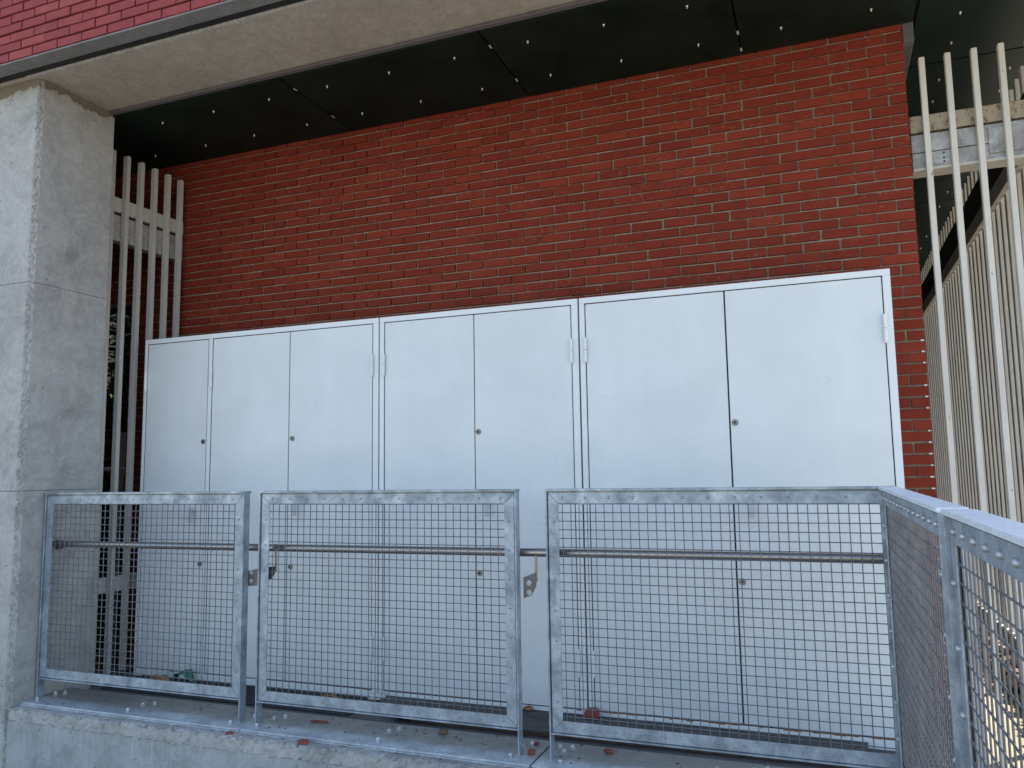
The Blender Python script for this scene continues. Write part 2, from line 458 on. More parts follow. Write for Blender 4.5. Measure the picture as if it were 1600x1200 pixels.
pil = thing('concrete_pillar', 'grey concrete pillar with a rough chipped corner at far left', 'pillar', (-4.8, 3.7, ZG))
O = Vector((4.8, -3.7, -ZG))
PX0, PX1, PY0, PY1 = -5.2, -4.362, 3.318, 3.868
zs = [ZG, -.056, 1.188, 2.468]
for a_, c_ in zip(zs[:-1], zs[1:]):
    b = MB()
    ch = .028
    pts = [(PX0, PY0), (PX1 - ch, PY0), (PX1, PY0 + ch), (PX1, PY1), (PX0, PY1)]
    n = 1
    b.prism(pts, 'z', a_ + .0015, c_ - .0015)
    off(b, O).build('shaft', M['concrete'], pil)
b = MB(); b.box(PX0 + .004, PX1 - .033, PY0 + .033, PY1 - .004, ZG + .01, 2.467); off(b, O).build('core', M['dark'], pil)
# chipped aggregate along the chamfer
b = MB(); rr = random.Random(11)
zz = ZG + .02
while zz < 2.44:
    h_ = rr.uniform(.012, .035)
    for q in range(2):
        t = rr.uniform(.1, .9)
        cx = PX1 - ch + ch * t; cy = PY0 + ch * t
        r_ = rr.uniform(.003, .0075) * (1.3 if zz > -.2 else .8)
        bm = bmesh.new(); bmesh.ops.create_icosphere(bm, subdivisions=1, radius=r_)
        for v in bm.verts: v.co = Vector((cx, cy, zz + rr.uniform(0, h_))) + v.co * rr.uniform(.6, 1.4)
        b.bm(bm); bm.free()
    zz += h_ * .55
off(b, O).build('chipped_corner', M['rough_concrete'], pil)

curb = thing('concrete_curb', 'low concrete retaining wall with a crumbling top edge under the railing', 'wall', (-2.2, 3.32, ZG))
O = Vector((2.2, -3.32, -ZG))
b = MB(); b.box(-4.36, .49, 3.322, 3.70, ZG + .002, -1.335)
off(b, O).build('wall_face', M['curb_concrete'], curb)
bm = rough_slab(-4.36, .49, 3.316, 3.702, -1.348, -1.266, 340, 16, 5, .0035, .0075)
b = MB(); b.bm(bm); bm.free()
rr = random.Random(21)
for k in range(2200):                                  # crumbs on the broken arris
    x = rr.uniform(-4.35, .48); y = 3.324 + abs(rr.gauss(0, .018)); r_ = rr.uniform(.0015, .0055)
    bm = bmesh.new(); bmesh.ops.create_icosphere(bm, subdivisions=1, radius=r_)
    for v in bm.verts: v.co = Vector((x, y, -1.270 - rr.uniform(0, .05) * (1 if y < 3.334 else .06))) + v.co * rr.uniform(.6, 1.4)
    b.bm(bm); bm.free()
off(b, O).build('broken_edge', M['rough_concrete'], curb)
# side return of the curb under the right railing
b = MB(); b.box(.14, .42, .2, 3.314, ZG + .002, -1.275); off(b, O).build('return_wall', M['curb_concrete'], curb)

# ------------------------------------------------------------------ dark ceiling panels
sm = MB(); sm.dome((0, 0, 0), (0, 0, -1), .0072, .007, 8, 2)
sm.tube((0, 0, -.004), (0, 0, -.014), .0035, 6)
SCREW = sm.mesh('screw', M['white_cap'])
cm = MB(); cm.box(-.008, .008, -.016, .016, -.004, .004, .001)
CLIP = cm.mesh('clip', M['white_cap'])
def soffit_panel(x0, x1, y0, y1, screws, label, clips=()):
    t = thing('soffit_panel', label, 'ceiling panel', ((x0 + x1) / 2, (y0 + y1) / 2, ZC), group='dark ceiling panels')
    b = MB(); hw = (x1 - x0) / 2 - .006; hd = (y1 - y0) / 2 - .005
    b.box(-hw, hw, -hd, hd, 0, .012, .0015)
    b.build('panel', M['panel'], t)
    for sx, sy in screws: inst(SCREW, 'screw', (sx - t.location.x, sy - t.location.y, .001), t)
    for sx, sy in clips: inst(CLIP, 'clip', (sx - t.location.x, sy - t.location.y, .007), t)
rows = (4.05, 4.462)
soffit_panel(-4.9, -3.0, 3.852, YW - .001, [(x, y) for x in (-4.6, -4.12, -3.68, -3.23) for y in rows], 'blackish green ceiling panel nearest the concrete pillar', [(-3.0, 4.02), (-3.0, 4.444)])
soffit_panel(-3.0, -1.66, 3.852, YW - .001, [(x, y) for x in (-2.785, -2.34, -1.9) for y in rows], 'blackish green ceiling panel second from the concrete pillar, six pale screws', [(-1.66, 4.03), (-1.66, 4.455)])
soffit_panel(-1.66, -.319, 3.852, YW - .001, [(x, y) for x in (-1.44, -.996, -.543) for y in rows], 'blackish green ceiling panel over the middle of the brick wall, smudged by pale scuffs', [(-.319, 4.435), (-.319, 4.63)])
soffit_panel(-.319, .592, 3.852, YW - .001, [(x, y) for x in (-.09, .368) for y in rows], 'short dark ceiling panel at the right end of the brick wall top')
soffit_panel(.60, 1.9, 3.86, 5.232, [(.82, 4.05), (1.2, 4.05), (1.65, 4.05), (.82, 4.68), (1.2, 4.68), (.819, 5.008), (1.2, 5.0), (1.65, 5.0)], 'dark grey ceiling panel above the tops of the right slats')
soffit_panel(.60, 1.9, 5.238, 6.666, [(x, y) for x in (.812, 1.2, 1.65) for y in (5.48, 5.80, 6.4)], 'greenish ceiling panel behind the right slats, catching a yellow glow')
soffit_panel(.60, 1.9, 6.672, 8.10, [(x, y) for x in (.812, 1.16, 1.65) for y in (6.9, 7.4, 7.84)], 'olive ceiling panel third back along the right passage')
soffit_panel(.60, 1.9, 8.106, 9.53, [(x, y) for x in (.812, 1.146, 1.65) for y in (8.26, 8.8, 9.3)], 'olive ceiling panel fourth back along the right passage')
soffit_panel(.60, 1.9, 9.536, 11.9, [(x, y) for x in (.812, 1.14, 1.65) for y in (9.8, 10.8)], 'farthest olive ceiling panel at the end of the right passage')
soffit_panel(-7.9, -4.906, 3.852, YW - .001, [(x, y) for x in (-7, -6, -5.2) for y in rows], 'black ceiling panel hidden behind the pillar above left slats')
b = MB(); b.box(XR + .002, XR + .056, YW + .002, YW + .6, 2.34, 2.456, .002)
tag(b.build('closure_strip', M['trim']), 'small pale strip capping the brick wall corner under the ceiling', 'trim')

# ------------------------------------------------------------------ storage cabinets
YC = 4.2
ZT = .964; ZBOT = ZF + .002
hm = MB(); hm.tube((0, 0, .002), (0, 0, .066), .0098, 12); hm.tube((0, 0, -.066), (0, 0, -.001), .0098, 12)
hm.tube((0, 0, .066), (0, 0, .071), .0055, 8); hm.tube((0, 0, -.071), (0, 0, -.066), .0055, 8)
hm.box(-.003, .003, .0, .012, -.06, .06)
HINGE = hm.mesh('hinge', M['cab_edge'])
lm = MB(); lm.tube((0, 0, 0), (0, -.006, 0), .0175, 18, r2=.0150); lm.tube((0, -.006, 0), (0, -.0085, 0), .0105, 14)
LOCK = lm.mesh('lock', M['lock'])
km = MB(); km.tube((0, 0, 0), (0, -.0012, 0), .0075, 12)
KEY = km.mesh('keyhole', M['black'])
tm = MB(); tm.box(-.013, .013, -.046, -.038, -.052, .040, .003, 2); tm.box(-.013, .013, -.0378, 0, .026, .040, .002, 1)
TAB = tm.mesh('handle', M['cab_edge'])
TAB.materials[0] = M['handle_paint']
ZD0, ZD1 = -1.238, .927
def cabinet(x0, x1, doors, label, rust):
    """doors: (x0, x1, hinge side, has lock side or None)"""
    t = thing('storage_cabinet', label, 'cabinet', ((x0 + x1) / 2, YC, ZBOT), group='white steel cabinets along the wall')
    O = Vector((-t.location.x, -YC, -ZBOT))
    b = MB(); y1 = YW - .02
    b.box(x0 + .005, x0 + .008, YC + .0068, y1, ZBOT, ZT - .001); b.box(x1 - .008, x1 - .005, YC + .0068, y1, ZBOT, ZT - .001)
    b.box(x0 + .0085, x1 - .0085, YC + .0068, y1, ZT - .004, ZT - .001); b.box(x0 + .0085, x1 - .0085, YC + .0068, y1, ZBOT + .001, ZBOT + .004)
    b.box(x0 + .0085, x1 - .0085, y1 - .004, y1 - .001, ZBOT + .0045, ZT - .0045)
    off(b, O).build('body', M['cab'], t)
    b = MB(); b.box(x0 + .03, x1 - .03, YC + .0085, YC + .0105, ZBOT + .03, ZT - .02); off(b, O).build('interior_shade', M['dark'], t)  # black sheet standing for the shade inside, seen through door gaps
    b = MB(); e = .0052
    bv = .0018
    b.box(x0 + .0028, x1 - .0028, YC, YC + .0065, ZD1 + e, ZT, bv, 2)
    b.box(x0 + .0028, x1 - .0028, YC, YC + .0065, ZBOT, ZD0 - e, bv, 2)
    st = [(x0 + .0028, doors[0][0] - e)]
    for d0, d1 in zip(doors[:-1], doors[1:]):
        if d1[0] - d0[1] > .02: st.append((d0[1] + e, d1[0] - e))
    st.append((doors[-1][1] + e, x1 - .0028))
    for a, c in st: b.box(a, c, YC + .0004, YC + .0062, ZD0 - e + .0002, ZD1 + e - .0002, .002, 2)
    off(b, O).build('frame', M['cab_edge'], t)
    for (a, c, hs, lock, tabx) in doors:
        bm = bmesh.new(); bmesh.ops.create_cube(bm, size=1)
        for v in bm.verts: v.co = Vector(((a + c) / 2 + v.co.x * (c - a), YC + .0052 + v.co.y * .006, (ZD0 + ZD1) / 2 + v.co.z * (ZD1 - ZD0)))
        bmesh.ops.bevel(bm, geom=bm.edges[:], offset=.002, segments=2, affect='EDGES')
        b = MB(); b.bm(bm); bm.free()
        # slight buckling of the sheet: yaw the leaf by a hair so its gaps are not all alike
        tilt = random.uniform(-.0012, .0012)
        b.v = [(p[0], p[1] + tilt * (p[2] - .0) , p[2]) for p in b.v]
        dr = off(b, O).build('door', M['cab'], t)
        hx = (a - .003) if hs == 'L' else (c + .003)
        for hz in (.670, -1.0):
            inst(HINGE, 'hinge', (hx + O.x, -.0115, hz + O.z), dr)
        if lock is not None:
            for lz in (.243, -.552):
                lk = inst(LOCK, 'lock', (lock + O.x, .0025 + tilt * lz, lz + O.z), dr)
                inst(KEY, 'keyhole', (lock + O.x, -.0055 + tilt * lz, lz + O.z), dr)
            inst(TAB, 'handle', (tabx + O.x, .003, (-.185 if tabx > -3.5 else -.235) + O.z), dr)
    b = MB(); rr = random.Random(int(x0 * 100))
    for (r0, r1) in rust:
        x = r0
        while x < r1:
            w = rr.uniform(.012, .06)
            if rr.random() < .82: b.box(x, x + w - .002, YC - .0008, YC + .004, ZD0 - .001 - rr.uniform(.003, .009), ZD0 + rr.uniform(-.001, .005))
            x += w
    if b.v: tag(off(b, O).build('rust_edge', M['rust'], t), None, None, kind='stuff')
cabinet(-4.362, -2.4935, [(-4.330, -3.806, 'L', -3.828, -3.887), (-3.765, -3.150, 'L', None, 0), (-3.145, -2.540, 'R', -3.119, -3.068)],
        'white steel three-door cabinet nearest the concrete pillar', [(-4.31, -4.26), (-2.58, -2.54), (-4.05, -3.98)])
cabinet(-2.4915, -1.2265, [(-2.452, -1.8625, 'L', None, 0), (-1.8575, -1.272, 'R', -1.838, -1.776)],
        'white steel two-door cabinet in the middle of the row', [(-1.31, -1.275)])
cabinet(-1.2235, .352, [(-1.185, -.4405, 'L', None, 0), (-.4325, .308, 'R', -.411, -.347)],
        'wide white steel two-door cabinet at the right end of the row, rusty along its bottom', [(-1.15, -1.0), (-.80, -.45), (-.36, .20)])

# ------------------------------------------------------------------ slat screens
tb = MB(); tb.dome((0, -.003, 0), (0, -1, 0), .0085, .008, 10, 3); tb.tube((0, .001, 0), (0, -.003, 0), .012, 12)
BOLT_F = tb.mesh('bolt', M['zinc_bolt'])
# left screen, running back from the pillar to the wall
ls = thing('slat_screen', 'short screen of six beige vertical slats between the pillar and brick wall', 'slat screen', (-4.5, 4.3, -1.28), group='beige slat screens')
O = Vector((4.5, -4.3, 1.28))
for k in range(6):
    yc = 4.615 - .1262 * k
    b = MB(); b.box(-4.516, -4.476, yc - .016, yc + .016, -1.278, 2.282, .0025, 2)
    off(b, O).build('slat', M['slat'], ls)
for z in (1.868, -.752):
    b = MB(); b.box(-4.556, -4.518, 3.88, YW - .004, z, z + .104, .004); off(b, O).build('rail', M['slat'], ls)
b = MB(); b.box(-4.60, -4.521, 3.88, YW - .004, 1.662, 1.846, .003); off(b, O).build('support_beam', M['galv_beam'], ls)
hb = MB(); hb.tube((0, 0, 0), (.001, 0, 0), .007, 8); HOLE_X = hb.mesh('bolt_hole', M['black'])
for y in (4.10, 4.16):
    for z in (1.69, 1.73, 1.79): inst(HOLE_X, 'bolt_hole', (-4.5205 + O.x, y + O.y, z + O.z), ls)
b = MB(); b.box(-4.56, -4.47, 3.98, 4.66, ZF + .0, ZF + .012, .001); off(b, O).build('foot_plate', M['mat'], ls)

# right screen, in line with the brick wall
rs = thing('slat_screen', 'weathered white vertical slats just right of the brick wall, flaking paint', 'slat screen', (1.0, YW, -1.28), group='beige slat screens')
O = Vector((-1.0, -YW, 1.28))
for k in range(8):
    xc = .621 + .1262 * k
    b = MB(); b.box(xc - .0145, xc + .0145, YW + .014, YW + .056, -1.9, 2.243, .0025, 2)
    off(b, O).build('slat', M['slat_weathered'], rs)
b = MB(); b.box(.545, 1.12, YW + .060, YW + .105, 1.835, 1.93, .004); off(b, O).build('rail', M['rail_rust'], rs)
b = MB(); b.box(.545, 1.62, YW + .066, YW + .16, 1.722, 1.824, .003); off(b, O).build('support_beam', M['galv_beam'], rs)
b = MB(); b.box(.545, 1.62, YW + .066, YW + .16, 1.628, 1.718, .003); off(b, O).build('support_beam', M['galv_beam'], rs)
b = MB(); b.box(.545, 1.62, YW + .045, YW + .17, 1.612, 1.626, .001); off(b, O).build('lower_flange', M['slat'], rs)
b = MB(); b.box(.915, 1.62, YW + .058, YW + .0655, 1.66, 1.80, .001); sp = off(b, O).build('splice_plate', M['galv_beam'], rs)
for x, z in ((.945, 1.775), (.945, 1.715), (1.005, 1.782), (1.005, 1.72), (1.12, 1.78), (1.12, 1.72)):
    inst(BOLT_F, 'bolt', (x + O.x, YW + .058 + O.y, z + O.z), sp)
b = MB(); b.tube((0, 0, 0), (0, -.001, 0), .0055, 10); HOLE_Y = b.mesh('bolt_hole', M['black'])
for z in (1.703, 1.675, 1.654): inst(HOLE_Y, 'bolt_hole', (.700 + O.x, YW + .0655 + O.y, z + O.z), rs)
b = MB(); b.box(.93, 1.62, YW + .060, YW + .10, -.76, -.65, .003); off(b, O).build('lower_rail', M['slat_weathered'], rs)

# far screen, running away along the right passage
fs_ = thing('slat_screen', 'long receding screen of pale narrow slats crossed by a dark beam', 'slat screen', (1.15, 8, -1.2), group='beige slat screens')
O = Vector((-1.15, -8, 1.2))
for k in range(47):
    yc = 4.90 + .152 * k
    b = MB(); b.box(1.152, 1.205, yc - .024, yc + .024, -1.20, 2.24 - (.0 if k % 2 else .004), .003)
    off(b, O).build('slat', M['slat_weathered'], fs_)
b = MB(); b.box(1.128, 1.150, 4.86, 11.9, 1.80, 2.03); off(b, O).build('beam', M['darkbeam'], fs_)
b = MB(); b.box(1.112, 1.1495, 4.86, 11.9, 1.69, 1.796, .003); off(b, O).build('rail', M['slat'], fs_)
b = MB(); b.box(1.115, 1.1505, 4.86, 11.9, -1.24, -1.13, .003); off(b, O).build('lower_rail', M['slat_weathered'], fs_)
for y in (4.9, 6.4, 7.9, 9.4, 10.9):
    b = MB(); b.box(1.16, 1.20, y - .02, y + .02, ZG, -1.2); off(b, O).build('post', M['slat'], fs_)

# ------------------------------------------------------------------ railing panels
rv = MB(); rv.dome((0, 0, 0), (0, -1, 0), .0062, .0052, 8, 2)
RIVET = rv.mesh('rivet', M['rivet'])
rv = MB(); rv.dome((0, -.003, 0), (0, -1, 0), .0078, .0062, 12, 4); rv.tube((0, 0, 0), (0, -.003, 0), .0078, 12)
RIVET_BIG = rv.mesh('rivet', M['zinc_bolt'])
bo = MB(); bo.tube((0, 0, 0), (0, 0, .0025), .018, 12); bo.tube((0, 0, .0025), (0, 0, .011), .0125, 6, smooth=False); bo.dome((0, 0, .011), (0, 0, 1), .0105, .010, 10, 3)
BOLT = bo.mesh('bolt', M['bolt'])
PZ = -1.252
def railing_panel(w, loc, rot, label, plate, bolts, big=False, shade=None):
    """local frame: x along the panel, face at y=0 looking to -y, z=0 on the base plate"""
    t = thing('railing_panel', label, 'railing panel', loc, rot, group='galvanised mesh railing panels')
    zt = -.0703 - PZ; zb = -1.144 - PZ
    dp = .05; th = .007; fl = .049
    b = MB()
    b.box(0, w, -.004, dp + .012, zt - th - .004, zt, .002, 2); b.box(.0475, w - .0475, .0215, .0265, zt - .060, zt - th - .0043, .0008)
    b.build('top_plate', M['galv_top_skylit'] if big else M['galv'], t)  # side panels get the paler skylight colour, front ones plain steel
    b = MB(); b.box(th + .0003, w - th - .0003, .0, dp, zb, zb + th, .0012); b.box(.0475, w - .0475, .0215, .0265, zb + th + .0003, zb + th + .048, .0008)
    b.build('bottom_plate', M['galv'], t)
    for s in (0, 1):
        b = MB(); x0 = 0 if s == 0 else w - th
        b.box(x0, x0 + th, 0, dp, .0, zt - th - .0043, .0012)
        xi = th + .0003 if s == 0 else w - .048
        b.box(xi, xi + .0472 - th, .0215, .0270, zb + th + .0005, zt - th - .0043, .0008)
        # weld at the foot
        b.dome((x0 + th / 2, .002, 0), (0, 0, 1), .010, .008, 8, 2)
        b.build('post', M['galv'], t)
    # mitred face bars with a row of rivets
    g_ = th + .0055
    a0, a1, c0, c1 = g_, w - g_, zb + th + .003, zt - th - .0105
    bars = [('T', [(a0, c1), (a1, c1), (a1 - fl, c1 - fl), (a0 + fl, c1 - fl)]), ('B', [(a0, c0), (a1, c0), (a1 - fl, c0 + fl), (a0 + fl, c0 + fl)]),
            ('L', [(a0, c0 + .003), (a0 + fl - .0012, c0 + fl + .0012), (a0 + fl - .0012, c1 - fl - .0012), (a0, c1 - .003)]), ('R', [(a1, c0 + .003), (a1 - fl + .0012, c0 + fl + .0012), (a1 - fl + .0012, c1 - fl - .0012), (a1, c1 - .003)])]
    for k, pts in bars:
        b = MB(); b.prism(pts, 'y', .0085 + (.0006 if k in 'LR' else 0), .0135)
        fb = b.build('face_bar', M['galv'], t)
        if k in 'TB':
            n = int(round((w - .16) / .104)); zz = (c1 if k == 'T' else c0) + (-.024 if k == 'T' else .024)
            for i in range(n + 1): inst(RIVET_BIG if big else RIVET, 'rivet', (.08 + (w - .16) * i / n, .0085, zz), fb)
        else:
            n = 8; xx = a0 + .026 if k == 'L' else a1 - .026
            for i in range(1, n): inst(RIVET_BIG if big else RIVET, 'rivet', (xx, .0091, c0 + (c1 - c0) * i / n), fb)
    # welded mesh
    b = MB(); sp = .0386; r = .0022; rr = random.Random(int(w * 1000))
    x = a0 + fl * .55
    ph = rr.uniform(0, 6)
    while x < a1 - .02:
        mid = x + .0016 * math.sin(x * 9 + ph) + rr.gauss(0, .0008)
        b.tube((x, .0182, c0 + .02), (mid, .0182, (c0 + c1) / 2), r, 6, False); b.tube((mid, .0182, (c0 + c1) / 2), (x + rr.gauss(0, .0006), .0182, c1 - .02), r, 6, False)
        x += sp
    z = c0 + fl * .62
    while z < c1 - .02:
        dz = rr.gauss(0, .001)
        b.tube((a0 + .02, .0152, z), (w / 2, .0152, z + dz), r, 6, False); b.tube((w / 2, .0152, z + dz), (a1 - .02, .0152, z + rr.gauss(0, .0006)), r, 6, False)
        z += sp
    b.build('wire_mesh', M['galv_wire'], t)
    if plate:
        b = MB(); p0, p1 = plate
        b.box(p0, p1, -.086, .240, -.010, .0, .002)
        b.box(p0 - .003, p1 + .003, -.095, .240, -.0155, -.0104, .0005)
        bp = b.build('base_plate', M['galv_plate'], t)
        for bx, by in bolts: inst(BOLT, 'bolt', (bx * .976 - loc[0], by * .976 - loc[1], .0), bp, (0, 0, random.uniform(0, 1)))
    return t
railing_panel(1.463, (-4.345, YR, PZ), (0, 0, 0), 'leftmost mesh railing panel, butting against the concrete pillar', (-.012, 1.535),
              [(-4.403, 3.535), (-4.41, 3.66), (-4.366, 3.69), (-3.692, 3.53), (-3.697, 3.643), (-3.650, 3.683), (-2.985, 3.535), (-2.93, 3.66)])
railing_panel(1.447, (-2.784, YR, PZ), (0, 0, 0), 'middle mesh railing panel of the front run, between the two open gaps', (-.022, 1.525),
              [(-2.815, 3.535), (-2.808, 3.662), (-2.770, 3.71), (-2.097, 3.54), (-2.111, 3.669), (-2.080, 3.718), (-1.405, 3.54), (-1.399, 3.675), (-1.365, 3.72)])
railing_panel(1.455, (-1.193, YR, PZ), (0, 0, 0), 'front mesh railing panel before the widest cabinet, meeting the corner', (-.056, 1.64),
              [(-1.165, 3.535), (-1.223, 3.719), (-1.190, 3.665), (-1.170, 3.731), (-.50, 3.54), (-.50, 3.66), (-.345, 3.70), (-.30, 3.73), (.10, 3.54), (.12, 3.66)])
rz = -PI / 2 + .020
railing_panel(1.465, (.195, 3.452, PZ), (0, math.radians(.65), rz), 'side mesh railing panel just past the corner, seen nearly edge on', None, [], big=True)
d = Vector((math.cos(rz), math.sin(rz), 0))
p2 = Vector((.195, 3.452, PZ - .017)) + d * 1.518 + Vector((.002, 0, 0))
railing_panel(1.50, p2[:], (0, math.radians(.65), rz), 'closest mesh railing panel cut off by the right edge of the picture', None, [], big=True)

# ------------------------------------------------------------------ handrail
hr = thing('handrail', 'round brushed steel handrail running behind the mesh railing', 'handrail', (-2.1, 3.575, -.38))
O = Vector((2.1, -3.575, .38))
b = MB(); b.tube((-4.335, 3.575, -.378), (.215, 3.575, -.361), .0195, 20); off(b, O).build('tube', M['steel'], hr)
b = MB(); b.tube((-4.361, 3.575, -.378), (-4.335, 3.575, -.378), .024, 14); b.tube((-4.361, 3.575, -.405), (-4.30, 3.575, -.398), .009, 8); off(b, O).build('wall_socket', M['bracket'], hr)
for xr, xp in ((-2.728, -2.872), (-1.269, -1.303)):
    b = MB()
    if xr < -2: pts = [(xp - .02, -.585), (xp + .05, -.580), (xp + .09, -.560), (xp + .13, -.545), (xp + .155, -.515), (xp + .155, -.475), (xp + .07, -.485), (xp - .02, -.505)]
    else: pts = [(xp - .02, -.585), (xp + .018, -.57), (xp + .04, -.53), (xp + .045, -.495), (xp + .035, -.465), (xp - .02, -.488)]
    b.prism([(p[0], p[1] * .976) for p in pts], 'y', 3.5265, 3.5315)
    br = off(b, O).build('bracket', M['bracket'], hr)
    b = MB(); b.tube((xr, 3.5535, -.495), (xr, 3.5535, -.378), .0065, 8); b.tube((xr, 3.5318, -.490), (xr, 3.556, -.490), .0065, 8); off(b, O).build('stem', M['steel'], br)
    for z in (-.500, -.543): inst(BOLT_F, 'bolt', (xp + .008 + O.x, 3.5265 + O.y, z + O.z), br)

# ------------------------------------------------------------------ floor coverings and debris
bd = thing('floor_board', 'dark weathered board lying in front of the middle and right cabinets', 'board', (-1.2, 4.0, ZF))
O = Vector((1.2, -4.0, -ZF))
b = MB(); b.prism([(-2.47, 4.17), (-2.19, 3.86), (.10, 3.89), (.12, 4.195), (-2.44, 4.195)], 'z', ZF + .024, ZF + .032); off(b, O).build('top_sheet', M['board'], bd)
b = MB(); b.prism([(-2.10, 3.885), (.09, 3.905), (.10, 4.19), (-2.40, 4.185)], 'z', ZF + .002, ZF + .0235); off(b, O).build('timber', M['board_edge'], bd)
b = MB(); b.box(-4.28, -2.48, 3.87, 4.19, ZF + .002, ZF + .010, .002)
for k in range(60):
    for j in range(9):
        x = -4.26 + .03 * k; y = 3.89 + .034 * j
        if x < -2.5: b.box(x, x + .020, y, y + .022, ZF + .0102, ZF + .016)
tag(b.build('rubber_mat', M['mat']), 'black studded rubber mat on the floor before the three-door cabinet', 'mat')

def chip(name, x, y, z, sx, sy, sz, mat, label, cat, group=None, rot=0.0, seed=0):
    rr = random.Random(seed)
    bm = bmesh.new(); bmesh.ops.create_icosphere(bm, subdivisions=2, radius=1)
    for v in bm.verts:
        k = rr.uniform(.8, 1.12)
        v.co = Vector((max(-.8, min(.8, v.co.x * k)) * sx, max(-.75, min(.75, v.co.y * k)) * sy, max(-.7, min(.7, v.co.z * k)) * sz + .65 * sz))
    b = MB(); b.bm(bm); bm.free()
    o = b.build(name, mat); o.location = (x, y, z); o.rotation_euler = (0, 0, rot)
    return tag(o, label, cat, group)
G = 'red brick chips lying about'
chip('brick_chip', -2.391, 3.343, -1.268, .034, .016, .016, M['chip'], 'red brick chip on the broken concrete edge in front of the middle panel', 'brick chip', G, .2, 1)
chip('brick_chip', -2.489, 3.611, PZ, .06, .016, .006, M['chip'], 'flat smear of red brick on the plate under the middle panel', 'brick chip', G, .1, 2)
chip('brick_chip', -1.293, 3.514, PZ, .022, .016, .018, M['chip'], 'small red brick chip beside the bolt at the foot of the middle panel', 'brick chip', G, .4, 3)
chip('brick_chip', -1.313, 3.639, PZ, .016, .012, .010, M['chip'], 'tiny red chip near the gap between base plates', 'brick chip', G, 1, 4)
chip('brick_chip', -0.970, 3.647, PZ, .026, .018, .012, M['chip'], 'rounded red brown chip on the plate under the corner panel', 'brick chip', G, .3, 5)
chip('brick_chip', -2.835, 3.348, -1.268, .022, .016, .010, M['chip'], 'dull red chip on the concrete edge below the first gap', 'brick chip', G, .3, 6)
chip('pebble', -1.799, 3.650, PZ, .030, .022, .016, M['board_edge'], 'brown pebble on the plate under the middle panel', 'pebble', None, .2, 7)
chip('brick_lump', -1.19, 4.15, ZF + .032, .048, .034, .036, M['chip'], 'red brick lump on the dark board at the foot of the wide cabinet', 'brick', None, .1, 8)
chip('mortar_lump', -2.46, 4.14, ZF + .02, .060, .030, .024, M['paper'], 'white crumpled scrap at the end of the dark board', 'debris', None, .6, 9)
chip('mortar_lump', -1.55, 4.17, ZF + .034, .03, .02, .016, M['leaf_dry'], 'yellowish scrap on the dark board behind the second gap', 'debris', None, .6, 12)
rr = random.Random(5)
b = MB()
for k in range(120):
    x = rr.uniform(-4.3, .15); y = rr.choice([rr.uniform(3.56, 3.70), rr.uniform(3.42, 3.70), rr.gauss(3.67, .02)]); r_ = rr.uniform(.0015, .006)
    bm = bmesh.new(); bmesh.ops.create_icosphere(bm, subdivisions=1, radius=r_)
    for v in bm.verts: v.co = Vector((x, min(y, 3.705), PZ + r_ * .3)) + Vector((v.co.x * rr.uniform(.6, 2), v.co.y, v.co.z * .5))
    b.bm(bm); bm.free()
tag(b.build('grit', M['board_edge']), 'fine brown grit scattered over the base plates', 'grit', kind='stuff')
def leaf(name, x, y, z, L, Wd, mat, label, curl, rot, cat='leaf', group=None):
    b = MB(); n = 10; vs = []
    for i in range(n + 1):
        t = i / n; wd = Wd * math.sin(PI * min(1, t * .92 + .06)) ** .8
        for s in (-1, -.5, 0, .5, 1):
            vs.append(((t - .5) * L, s * wd, curl * math.sin(PI * t) + .25 * abs(s) * wd + .006 * math.sin(t * 17 + s * 3)))
    fs = [(i * 5 + j, i * 5 + j + 1, (i + 1) * 5 + j + 1, (i + 1) * 5 + j) for i in range(n) for j in range(4)]
    b.add(vs, fs, True)
    o = b.build(name, mat); o.location = (x, y, z); o.rotation_euler = (0, 0, rot)
    md = o.modifiers.new('thickness', 'SOLIDIFY'); md.thickness = .002
    return tag(o, label, cat, group)
leaf('dry_leaf', -4.03, 4.07, ZF + .017, .22, .05, M['leaf_dry'], 'large curled brown dry leaf before the leftmost cabinet door', .018, .15, group='dry leaves')
leaf('plastic_scrap', -3.84, 4.10, ZF + .017, .16, .055, M['leaf_green'], 'crumpled green plastic scrap against the foot of the leftmost cabinet', .060, .1, 'plastic scrap')
leaf('dry_leaf', -3.40, 4.05, ZF + .017, .16, .02, M['leaf_dry'], 'narrow dry leaf on the mat right of the green scrap', .006, -.1, group='dry leaves')
leaf('dry_leaf', -2.76, 4.10, ZF + .017, .14, .022, M['leaf_dry'], 'narrow dry leaf on the mat near the first cabinet seam', .008, .2, group='dry leaves')

# ------------------------------------------------------------------ behind the screens
def bush(name, x, y, z, rx, ry, rz_, n, label, seed):
    t = thing(name, label, 'bush', (x, y, z))
    rr = random.Random(seed); b = MB()
    for k in range(n):
        th = rr.uniform(0, 2 * PI); u = rr.random() ** .5; hz = rr.random()
        wv = .7 + .3 * math.sin(th * 3 + hz * 5)
        p = Vector((math.cos(th) * u * rx * wv, math.sin(th) * u * ry * wv, .15 + hz * rz_))
        s = rr.uniform(.03, .07)
        e = Matrix.Rotation(rr.uniform(0, 6), 3, 'Z') @ Matrix.Rotation(rr.uniform(-1.2, 1.2), 3, 'X')
        b.add([p + e @ Vector(q) for q in ((-s, 0, 0), (0, -s * .45, 0), (s, 0, .01), (0, s * .45, 0))], [(0, 1, 2, 3)])
    b.build('leaves', M['foliage'], t, fixn=False)
    b = MB()
    for k in range(6):
        q = rr.uniform(0, 6); b.tube((0, 0, 0), (math.cos(q) * rx * .5, math.sin(q) * ry * .5, rz_ * .8), .02, 6, r2=.006)
    b.build('stem', M['bark'], t)
bush('bush', -6.75, 6.5, ZG, .95, .6, 3.9, 12000, 'green bush seen in slivers between the left slats', 3)
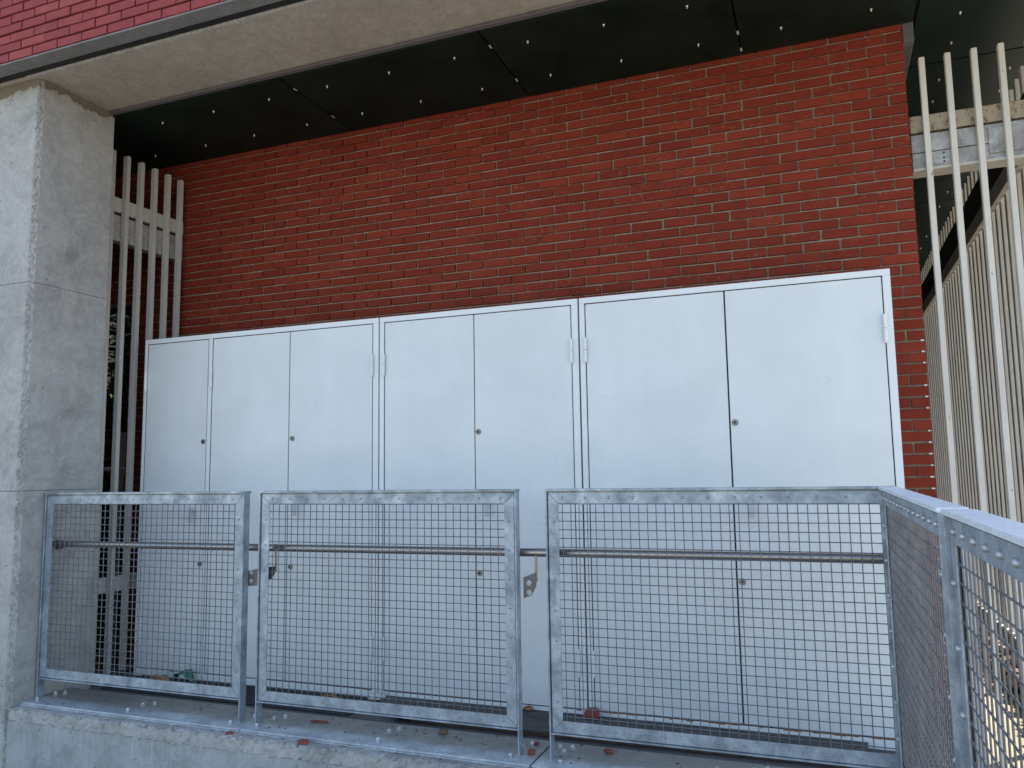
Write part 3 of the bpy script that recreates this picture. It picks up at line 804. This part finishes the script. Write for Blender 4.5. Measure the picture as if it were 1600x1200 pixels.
b = MB(); b.tube((-6.56, 5.75, ZG), (-6.50, 5.75, .45), .028, 10); b.tube((-6.26, 5.75, ZG), (-6.20, 5.75, .45), .028, 10); b.tube((-6.60, 5.75, .10), (-6.1, 5.75, .10), .02, 8)
tag(b.build('pale_fence', M['slat_weathered']), 'sunlit pale posts glimpsed between the left slats', 'fence')

rp = MB(); rr = random.Random(17)
for k in range(700):
    x = 1.33 + abs(rr.gauss(0, .35)); y = rr.uniform(5.6, 9.5); top = .42 * math.exp(-((x - 1.55) / .5) ** 2) * (.75 + .25 * math.sin(y * 3))
    z = ZG + rr.uniform(0, max(.02, top)); s = rr.uniform(.03, .075)
    m_ = Matrix.Rotation(rr.uniform(0, 6), 3, 'Z') @ Matrix.Rotation(rr.uniform(-.9, .9), 3, 'X')
    vs = [Vector((x, y, z)) + m_ @ Vector((a * s, b_ * s * .55, c * s * .4)) for a in (-1, 1) for b_ in (-1, 1) for c in (-1, 1)]
    rp.add(vs, [(0, 1, 3, 2), (4, 6, 7, 5), (0, 4, 5, 1), (2, 3, 7, 6), (0, 2, 6, 4), (1, 5, 7, 3)])
M['rubble'] = mat_brick('rubble_brick', (.17, .10, .075), (.30, .25, .21), light_spk=True)
tag(rp.build('rubble_pile', M['rubble']), 'pile of broken brick rubble behind the far right slats', 'rubble', kind='stuff')

# ------------------------------------------------------------------ camera
cam = D.cameras.new('camera'); co = D.objects.new('camera', cam); C.objects.link(co); S.camera = co
yaw, pit, rol, FP = .36929, .1121, -.01522, 1247.29
fw = Vector((-math.sin(yaw) * math.cos(pit), math.cos(yaw) * math.cos(pit), math.sin(pit)))
r0 = Vector((math.cos(yaw), math.sin(yaw), 0)); u0 = r0.cross(fw)
rt = math.cos(rol) * r0 + math.sin(rol) * u0; up = -math.sin(rol) * r0 + math.cos(rol) * u0
mw = Matrix.Identity(4)
for i in range(3): mw[i][0] = rt[i]; mw[i][1] = up[i]; mw[i][2] = -fw[i]
co.matrix_world = mw
cam.sensor_fit = 'HORIZONTAL'; cam.sensor_width = 36; cam.lens = FP / 1600 * 36
cam.clip_start = .05; cam.clip_end = 1000

# ------------------------------------------------------------------ light
SUN_EL = math.radians(52); SUN_AZ = math.radians(40)      # azimuth from +Y towards +X: the sun stands behind the building
w = D.worlds.new('World'); S.world = w; w.use_nodes = True
nt = w.node_tree; bg = nt.nodes['Background']
sky = nt.nodes.new('ShaderNodeTexSky'); sky.sky_type = 'NISHITA'; sky.sun_disc = False
sky.sun_elevation = SUN_EL; sky.sun_rotation = SUN_AZ; sky.air_density = 1.0; sky.dust_density = 1.2; sky.ozone_density = .25
nt.links.new(sky.outputs['Color'], bg.inputs['Color']); bg.inputs['Strength'].default_value = .15
sun = D.lights.new('sun', 'SUN'); so = D.objects.new('sun', sun); C.objects.link(so)
sun.energy = 4.0; sun.angle = math.radians(.5); sun.color = (1, .93, .82)
dv = Vector((math.sin(SUN_AZ) * math.cos(SUN_EL), math.cos(SUN_AZ) * math.cos(SUN_EL), math.sin(SUN_EL)))
so.rotation_euler = dv.to_track_quat('Z', 'Y').to_euler()
so.location = dv * 40
S.view_settings.view_transform = 'Standard'; S.view_settings.look = 'None'; S.view_settings.gamma = 1
S.view_settings.exposure = 1.36
